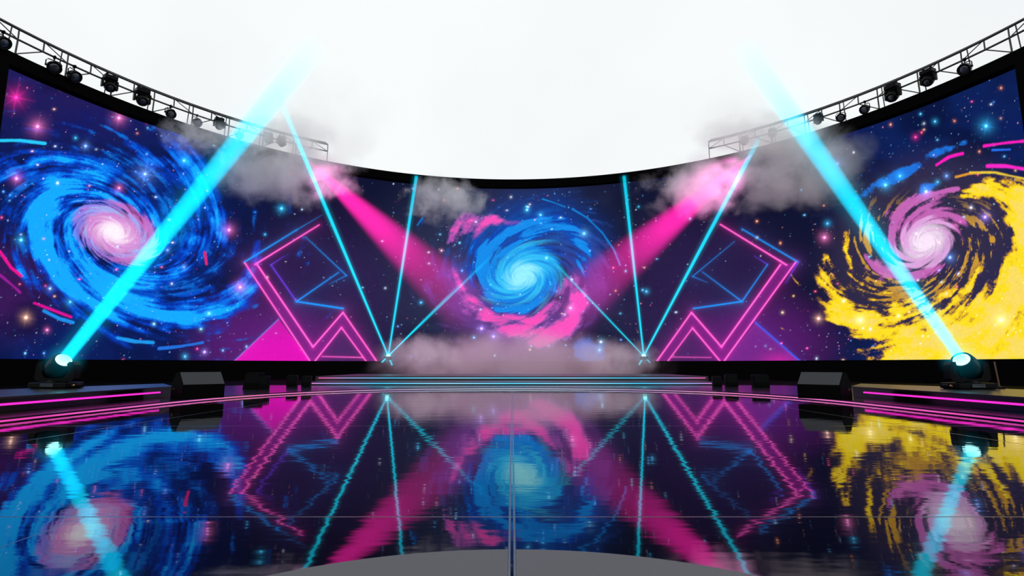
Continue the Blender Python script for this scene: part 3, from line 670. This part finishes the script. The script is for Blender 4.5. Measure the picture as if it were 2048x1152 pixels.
# ---------------------------------------------------------------- floor monitors
def wedge(loc, rz, W, D, H, label, group=None, mirror=1):
    t = empty('wedge_monitor', loc, rz, label=label, cat='speaker', group=group)
    prof = [(-D/2, 0), (-D/2, H*.52), (-D*.12, H), (D*.16, H*.98), (D*.42, H*.62), (D/2, H*.25), (D/2, 0)]   # front (-Y) carries the sloping grille
    bm = bmesh.new(); a = [bm.verts.new((-W/2, y, z)) for y, z in prof]; b = [bm.verts.new((W/2, y, z)) for y, z in prof]; n = len(prof)
    bm.faces.new(a); bm.faces.new(b[::-1])
    for i in range(n): bm.faces.new((a[i], b[i], b[(i+1) % n], a[(i+1) % n]))
    bmesh.ops.bevel(bm, geom=list(bm.edges), offset=.006, segments=2, affect='EDGES'); obj('cabinet', bm, M_black, t)
    y0, z0 = prof[1]; y1, z1 = prof[2]; L_ = math.hypot(y1-y0, z1-z0); ang = math.atan2(z1-z0, y1-y0)
    bm = bmesh.new(); M = Matrix.Translation((0, (y0+y1)/2, (z0+z1)/2)) @ Matrix.Rotation(ang, 4, 'X'); box(bm, 0, 0, .004, W*.97, L_*.96, .012, .003, M); obj('grille', bm, M_grille, t)
    bm = bmesh.new(); box(bm, mirror*(W/2+.003), D*.2, H*.36, .008, .09, .05, .002); pl = obj('jack_plate', bm, M_dark, t)
    for k in (-1, 1):
        bm = bmesh.new(); tube(bm, (mirror*(W/2+.004), D*.2+k*.022, H*.36), (mirror*(W/2+.012), D*.2+k*.022, H*.36), .008); obj('jack', bm, M_gold, pl)
    return t
c = at(388, 797, 9.35); wedge((c.x, 9.45, .05), math.radians(50), .66, .5, .43, 'large black wedge monitor with grey grille on the left edge of the mirror floor', 'large wedge floor monitors', -1)
c = at(1657, 799, 9.2); wedge((c.x, 9.3, .05), math.radians(-50), .66, .5, .43, 'large black wedge monitor with grey grille on the right edge of the mirror floor', 'large wedge floor monitors', 1)
def small_box(loc, rz, W, D, H, tilt, label):
    t = empty('floor_speaker', loc, rz, label=label, cat='speaker', group='small black floor speakers at the back')
    bm = bmesh.new(); box(bm, 0, 0, H/2, W, D, H, .012); 
    for v in bm.verts:
        if v.co.z > H*.5: v.co.x += tilt*H; v.co.y += .06
    obj('cabinet', bm, M_black, t)
    bm = bmesh.new(); box(bm, tilt*H/2, -D/2+.024, H/2, W*.86, .008, H*.8, .002); g = obj('grille', bm, M_dark, t); g.rotation_euler = (0, 0, 0)
    return t
for u, v, W, H, tl, lb in ((500, 776, .36, .36, .12, 'largest small black floor speaker on the left, leaning beside a narrow one'), (524, 776, .2, .29, 0, 'narrow black floor speaker on the left touching the right side of the leaning one'),
                       (581, 771, .25, .28, 0, 'black floor speaker on the left, outer one of the separate pair near the steps'), (610, 769, .22, .26, 0, 'black floor speaker on the left, nearest the end of the steps'),
                       (1437, 769, .22, .25, 0, 'black floor speaker on the right, nearest the end of the steps'), (1466, 770, .3, .3, 0, 'middle one of three black floor speakers on the right of the steps'), (1525, 773, .38, .3, 0, 'widest small black floor speaker on the right, nearest the large wedge')):
    Y_ = .55*F/(v-730.)
    Y_ = min(Y_, 14.6)
    c = at(u, v, Y_); small_box((c.x, Y_+.1, .05), math.radians(12 if u < 1024 else -12), W, .28, H, tl, lb)

# ---------------------------------------------------------------- laser projectors at the foot of the wall
M_spot = emitter('laser_aperture', (.3, .95, 1.), 4.)
lasers = []
for s, u, lb in ((-1, 777, 'black laser projector on a stand left of centre, source of the left cyan fan'), (1, 1287, 'black laser projector on a stand right of centre, source of the right cyan fan')):
    c = at(u, 712, 30.)
    t = empty('laser_projector', (c.x, 30., -.3), label=lb, cat='laser', group='laser projectors before the wall')
    h = c.z+.3
    bm = bmesh.new(); tube(bm, (0, 0, 0), (0, 0, h-.22), .03)
    box(bm, 0, 0, .012, .5, .5, .024, .004)
    obj('stand', bm, M_black, t)
    bm = bmesh.new(); box(bm, 0, 0, h-.12, .42, .4, .2, .02); obj('body', bm, M_dark, t)
    bm = bmesh.new(); bmesh.ops.create_uvsphere(bm, u_segments=16, v_segments=10, radius=.11); bmesh.ops.translate(bm, verts=bm.verts, vec=(0, -.05, h)); obj('aperture', bm, M_spot, t, smooth=True)
    lasers.append(Vector((c.x, 29.95, c.z)))

# ---------------------------------------------------------------- beams of light in the haze
def beam(P0, P1, r0, r1, col, k, label, fades, absorb=(.55, 0, 0), halo=.13, hw=2.8, group=None, rate=.02, core=.75, glow=0., glow_r=.01):
    P0, P1 = Vector(P0), Vector(P1); d = P1-P0; Ln = d.length
    bm = bmesh.new()
    rings = []
    for i in range(-1, 12):
        q_ = i/8 if i > 3 else (-glow_r/Ln if i < 0 else (.02, .06, .14, .3)[i]) 
        q_ = min(q_, 1.)
        if i > 8: break
        z = Ln*q_; R = (r0+(r1-r0)*max(q_, 0))*hw
        if i <= 1 and glow: R = max(R, glow_r*1.02)
        rings.append([bm.verts.new((R*math.cos(2*PI*j/20), R*math.sin(2*PI*j/20), z)) for j in range(20)])
    for a, b in zip(rings[:-1], rings[1:]):
        for j in range(20): bm.faces.new((a[j], a[(j+1) % 20], b[(j+1) % 20], b[j]))
    bm.faces.new(rings[0][::-1]); bm.faces.new(rings[-1])
    global N, L
    m, nt, out = new_mat('lit_haze'); N = nt.nodes; L = nt.links
    tc = nd('ShaderNodeTexCoord'); sx = nd('ShaderNodeSeparateXYZ'); L.new(tc.outputs['Object'], sx.inputs[0])
    x, y, z = sx.outputs
    R = mth('ADD', mth('MULTIPLY', mth('MAXIMUM', z, 0.), (r1-r0)/Ln), r0)
    rad = mth('DIVIDE', mth('SQRT', mth('ADD', mth('MULTIPLY', x, x), mth('MULTIPLY', y, y))), R)
    cr_ = nd('ShaderNodeMapRange', interpolation_type='SMOOTHSTEP'); L.new(rad, cr_.inputs[0]); cr_.inputs[1].default_value = 1.05; cr_.inputs[2].default_value = core; cr_.inputs[3].default_value = 0; cr_.inputs[4].default_value = 1
    hl = mth('MULTIPLY', mth('POWER', mth('SUBTRACT', 1., mth('MULTIPLY', rad, 1/hw), True), 2.2), halo)
    tf = nd('ShaderNodeValToRGB'); L.new(mth('MULTIPLY', z, 1/Ln), tf.inputs[0])
    el = tf.color_ramp.elements
    el[0].position = fades[0][0]; el[0].color = (fades[0][1],)*3+(1,); el[1].position = fades[-1][0]; el[1].color = (fades[-1][1],)*3+(1,)
    for ps, vl in fades[1:-1]:
        q_ = el.new(ps); q_.color = (vl,)*3+(1,)
    fz = nd('ShaderNodeSeparateColor'); L.new(tf.outputs[0], fz.inputs[0])
    prof = mth('MULTIPLY', mth('ADD', cr_.outputs[0], hl), fz.outputs[0])
    if glow:
        prof = mth('MULTIPLY', prof, mth('GREATER_THAN', z, 0.))
        ln_ = nd('ShaderNodeVectorMath', operation='LENGTH'); L.new(tc.outputs['Object'], ln_.inputs[0])
        prof = mth('ADD', prof, mth('MULTIPLY', mth('POWER', mth('SUBTRACT', 1., mth('MULTIPLY', ln_.outputs['Value'], 1/glow_r), True), 2.6), glow))
    dens = mth('DIVIDE', prof, mth('MULTIPLY', R, 2.))
    em = nd('ShaderNodeEmission'); em.inputs['Color'].default_value = (*col, 1); L.new(mth('MULTIPLY', dens, k), em.inputs['Strength'])
    ab = nd('ShaderNodeVolumeAbsorption'); mx = max(absorb) or .001; ab.inputs['Color'].default_value = tuple(1-a/mx for a in absorb)+(1,)
    L.new(mth('MULTIPLY', dens, mx), ab.inputs['Density'])
    ad = nd('ShaderNodeAddShader'); L.new(em.outputs[0], ad.inputs[0]); L.new(ab.outputs[0], ad.inputs[1]); L.new(ad.outputs[0], out.inputs['Volume'])
    m.cycles.volume_step_rate = rate
    o = obj('light_shaft', bm, m); o.matrix_world = Matrix.Translation(P0) @ d.to_track_quat('Z', 'Y').to_matrix().to_4x4()
    tag(o, label, 'light beam', group)
    return o
CY = (.006, .72, 1.0); PK = (1., .025, .42)
bL = beam(srcL, endL, .1, .165, CY, 1.15, 'wide cyan light beam rising from the left moving head', [(0, 1), (.45, 1), (.78, .85), (.9, .35), (1, 0)], group='wide cyan beams', rate=.1, glow=.32, glow_r=.36)
bR = beam(srcR, endR, .085, .15, CY, 1.0, 'wide cyan light beam rising from the right moving head', [(0, .8), (.45, 1), (.78, .8), (.9, .3), (1, 0)], group='wide cyan beams', rate=.1, glow=.32, glow_r=.36)
lL, lR = lasers
G = 'thin cyan laser beams'
def lz(s, u0, v, u1, v1, d, r0, r1, k, lb, fades, glow=0, **kw): return beam(s, at(u1, v1, d), r0, r1, (.005, .72, 1.), k, lb, fades, group=G, halo=.16, hw=3.4, rate=.02, glow=glow, glow_r=.55, absorb=(.5, 0, 0), **kw)
lz(lL, 0, 0, 548, 170, 28, .05, .17, 1.1, 'leftmost thin cyan laser of the left fan, crossing the start of the pink beam', [(0, 1), (.35, 1), (.7, .85), (.8, .45), (1, 0)])
lz(lL, 0, 0, 833, 352, 34, .05, .13, 1.0, 'steep cyan laser of the left fan rising to the top of the wall', [(0, 1), (.6, .85), (1, .6)], glow=.25)
lz(lL, 0, 0, 985, 510, 36, .035, .12, .8, 'flattest cyan laser of the left fan fading into the centre galaxy', [(0, 1), (.5, .55), (1, 0)])
lz(lL, 0, 0, 925, 562, 35.5, .03, .05, .75, 'faint second cyan laser of the left fan just above the flattest one', [(0, 1), (.6, .4), (1, 0)])
lz(lR, 0, 0, 1522, 270, 28, .05, .16, 1.1, 'rightmost thin cyan laser of the right fan, reaching the start of the pink beam', [(0, 1), (.35, 1), (.85, .7), (.92, .4), (1, 0)])
lz(lR, 0, 0, 1248, 352, 34, .05, .13, 1.0, 'steep cyan laser of the right fan rising to the top of the wall', [(0, 1), (.6, .85), (1, .6)], glow=.25)
lz(lR, 0, 0, 1085, 500, 36, .035, .12, .8, 'flattest cyan laser of the right fan fading into the centre galaxy', [(0, 1), (.5, .55), (1, 0)])
tL = at(612, 318, 34.2); tR = at(1503, 310, 34.2)
beam(tL, at(960, 640, 27), .1, 1.75, PK, 1.05, 'pink light beam slanting down from the inner end of the left truss', [(0, .7), (.12, 1), (.5, .9), (.75, .35), (1, 0)], absorb=(0, .5, .1), halo=.06, hw=1.6, group='pink beams', rate=.06, core=.55)
beam(tR, at(1110, 640, 27), .1, 1.75, PK, 1.05, 'pink light beam slanting down from the inner end of the right truss', [(0, .7), (.12, 1), (.5, .9), (.72, .35), (1, 0)], absorb=(0, .5, .1), halo=.06, hw=1.6, group='pink beams', rate=.06, core=.55)

for s_, t_ in ((-1, tL), (1, tR)):
    ld = bpy.data.lights.new('pink_spot', 'SPOT'); ld.energy = 8500; ld.color = (1., .25, .65); ld.spot_size = math.radians(34); ld.spot_blend = .8; ld.shadow_soft_size = .15
    lo = bpy.data.objects.new('pink_spot', ld); COL.objects.link(lo); lo.location = t_+Vector((0, -.3, 0)); lo.rotation_euler = (Vector((0, 22, .5))-t_).to_track_quat('-Z', 'Y').to_euler()
# ---------------------------------------------------------------- smoke
def smoke(u, v, Y, ru, rv, rd, dens, label, seed, col=(.95, .97, 1.), thr=.5, scale=2.2, ani=0.):
    c = at(u, v, Y); px = Y/F
    bm = bmesh.new(); bmesh.ops.create_icosphere(bm, subdivisions=3, radius=1)
    sx_, sy_, sz_ = ru*px, rd, rv*px
    bmesh.ops.scale(bm, verts=bm.verts, vec=(sx_, sy_, sz_))
    global N, L
    m, nt, out = new_mat('smoke'); N = nt.nodes; L = nt.links
    tc = nd('ShaderNodeTexCoord'); mp = nd('ShaderNodeMapping'); mp.inputs['Scale'].default_value = (1/sx_, 1/sy_, 1/sz_); L.new(tc.outputs['Object'], mp.inputs[0])
    ln = nd('ShaderNodeVectorMath', operation='LENGTH'); L.new(mp.outputs[0], ln.inputs[0])
    fall = mth('SUBTRACT', 1., mth('POWER', ln.outputs['Value'], 1.6), True)
    no = nd('ShaderNodeTexNoise'); no.inputs['Scale'].default_value = scale/min(sx_, sz_)/1.0; no.inputs['Detail'].default_value = 4.; no.inputs['Roughness'].default_value = .62; no.inputs['Distortion'].default_value = .35
    of = nd('ShaderNodeVectorMath', operation='ADD'); of.inputs[1].default_value = (seed*13.1, seed*7.7, seed*3.3); L.new(tc.outputs['Object'], of.inputs[0]); L.new(of.outputs[0], no.inputs['Vector'])
    mr = nd('ShaderNodeMapRange', interpolation_type='SMOOTHSTEP'); L.new(mth('ADD', no.outputs['Fac'], mth('MULTIPLY', mth('SUBTRACT', fall, .5), .42)), mr.inputs[0])
    mr.inputs[1].default_value = thr-.02; mr.inputs[2].default_value = thr+.3; mr.inputs[3].default_value = 0; mr.inputs[4].default_value = 1
    dn = mth('MULTIPLY', mth('MULTIPLY', mr.outputs[0], mth('MULTIPLY', fall, 2.2, True)), dens)
    vs = nd('ShaderNodeVolumeScatter'); vs.inputs['Color'].default_value = (*col, 1); vs.inputs['Anisotropy'].default_value = ani
    L.new(dn, vs.inputs['Density']); L.new(vs.outputs[0], out.inputs['Volume'])
    m.cycles.volume_step_rate = .6
    o = obj('smoke_cloud', bm, m, loc=c); tag(o, label, 'smoke', 'drifting smoke', kind='stuff')
    return o
smoke(640, 240, 31, 200, 140, 2.4, .2, 'pale smoke rising above the left truss into the sky around the cyan beams', 1, thr=.42, scale=1.6, ani=.6)
smoke(560, 272, 29.5, 175, 58, 1.7, .8, 'bright smoke veiling the lamps at the inner half of the left truss', 12, thr=.4, scale=1.4, ani=.72)
smoke(1510, 266, 29.5, 175, 58, 1.7, .8, 'bright smoke veiling the lamps at the inner half of the right truss', 13, thr=.4, scale=1.4, ani=.72)
smoke(570, 345, 30.5, 195, 100, 2.4, .8, 'grey smoke over the top of the wall below the inner end of the left truss', 2, thr=.44, scale=1.6)
smoke(400, 272, 27, 115, 52, 1.6, .6, 'thin smoke over the wall edge left of the wide left beam', 3, thr=.45)
smoke(895, 400, 32, 125, 68, 1.8, .75, 'small grey smoke puff on the upper wall left of the centre galaxy', 4, thr=.46, scale=1.8)
smoke(1405, 375, 31, 155, 100, 2.2, .7, 'grey smoke below the inner end of the right truss around the pink beam', 5, thr=.46, scale=1.8)
smoke(1590, 330, 30, 225, 130, 2.4, .65, 'broad grey smoke on the upper wall right of centre around the wide right beam', 6, thr=.44, scale=1.7)
smoke(1460, 245, 31, 190, 120, 2.2, .13, 'pale smoke above the right truss fading into the sky', 7, thr=.42, scale=1.6, ani=.6)
smoke(1035, 728, 24, 330, 80, 2.0, .42, 'low pinkish haze lying over the back steps at the centre', 8, col=(.98, .72, .88), thr=.28, scale=1.)
smoke(850, 705, 26, 115, 50, 1.5, .6, 'low grey smoke beside the left laser source', 9, thr=.44, scale=1.6)
smoke(1235, 715, 26, 120, 50, 1.5, .5, 'low grey smoke beside the right laser source', 10, thr=.44, scale=1.6)

# ---------------------------------------------------------------- view
sc.view_settings.view_transform = 'Standard'; sc.view_settings.look = 'None'; sc.view_settings.gamma = 1; sc.view_settings.exposure = 0
sc.view_settings.use_curve_mapping = False
cy = sc.cycles
cy.max_bounces = 6; cy.diffuse_bounces = 2; cy.glossy_bounces = 4; cy.volume_bounces = 3; cy.transparent_max_bounces = 12
cy.use_adaptive_sampling = True; cy.adaptive_threshold = .02; cy.volume_max_steps = 512
cy.use_denoising = True; cy.sample_clamp_indirect = 6
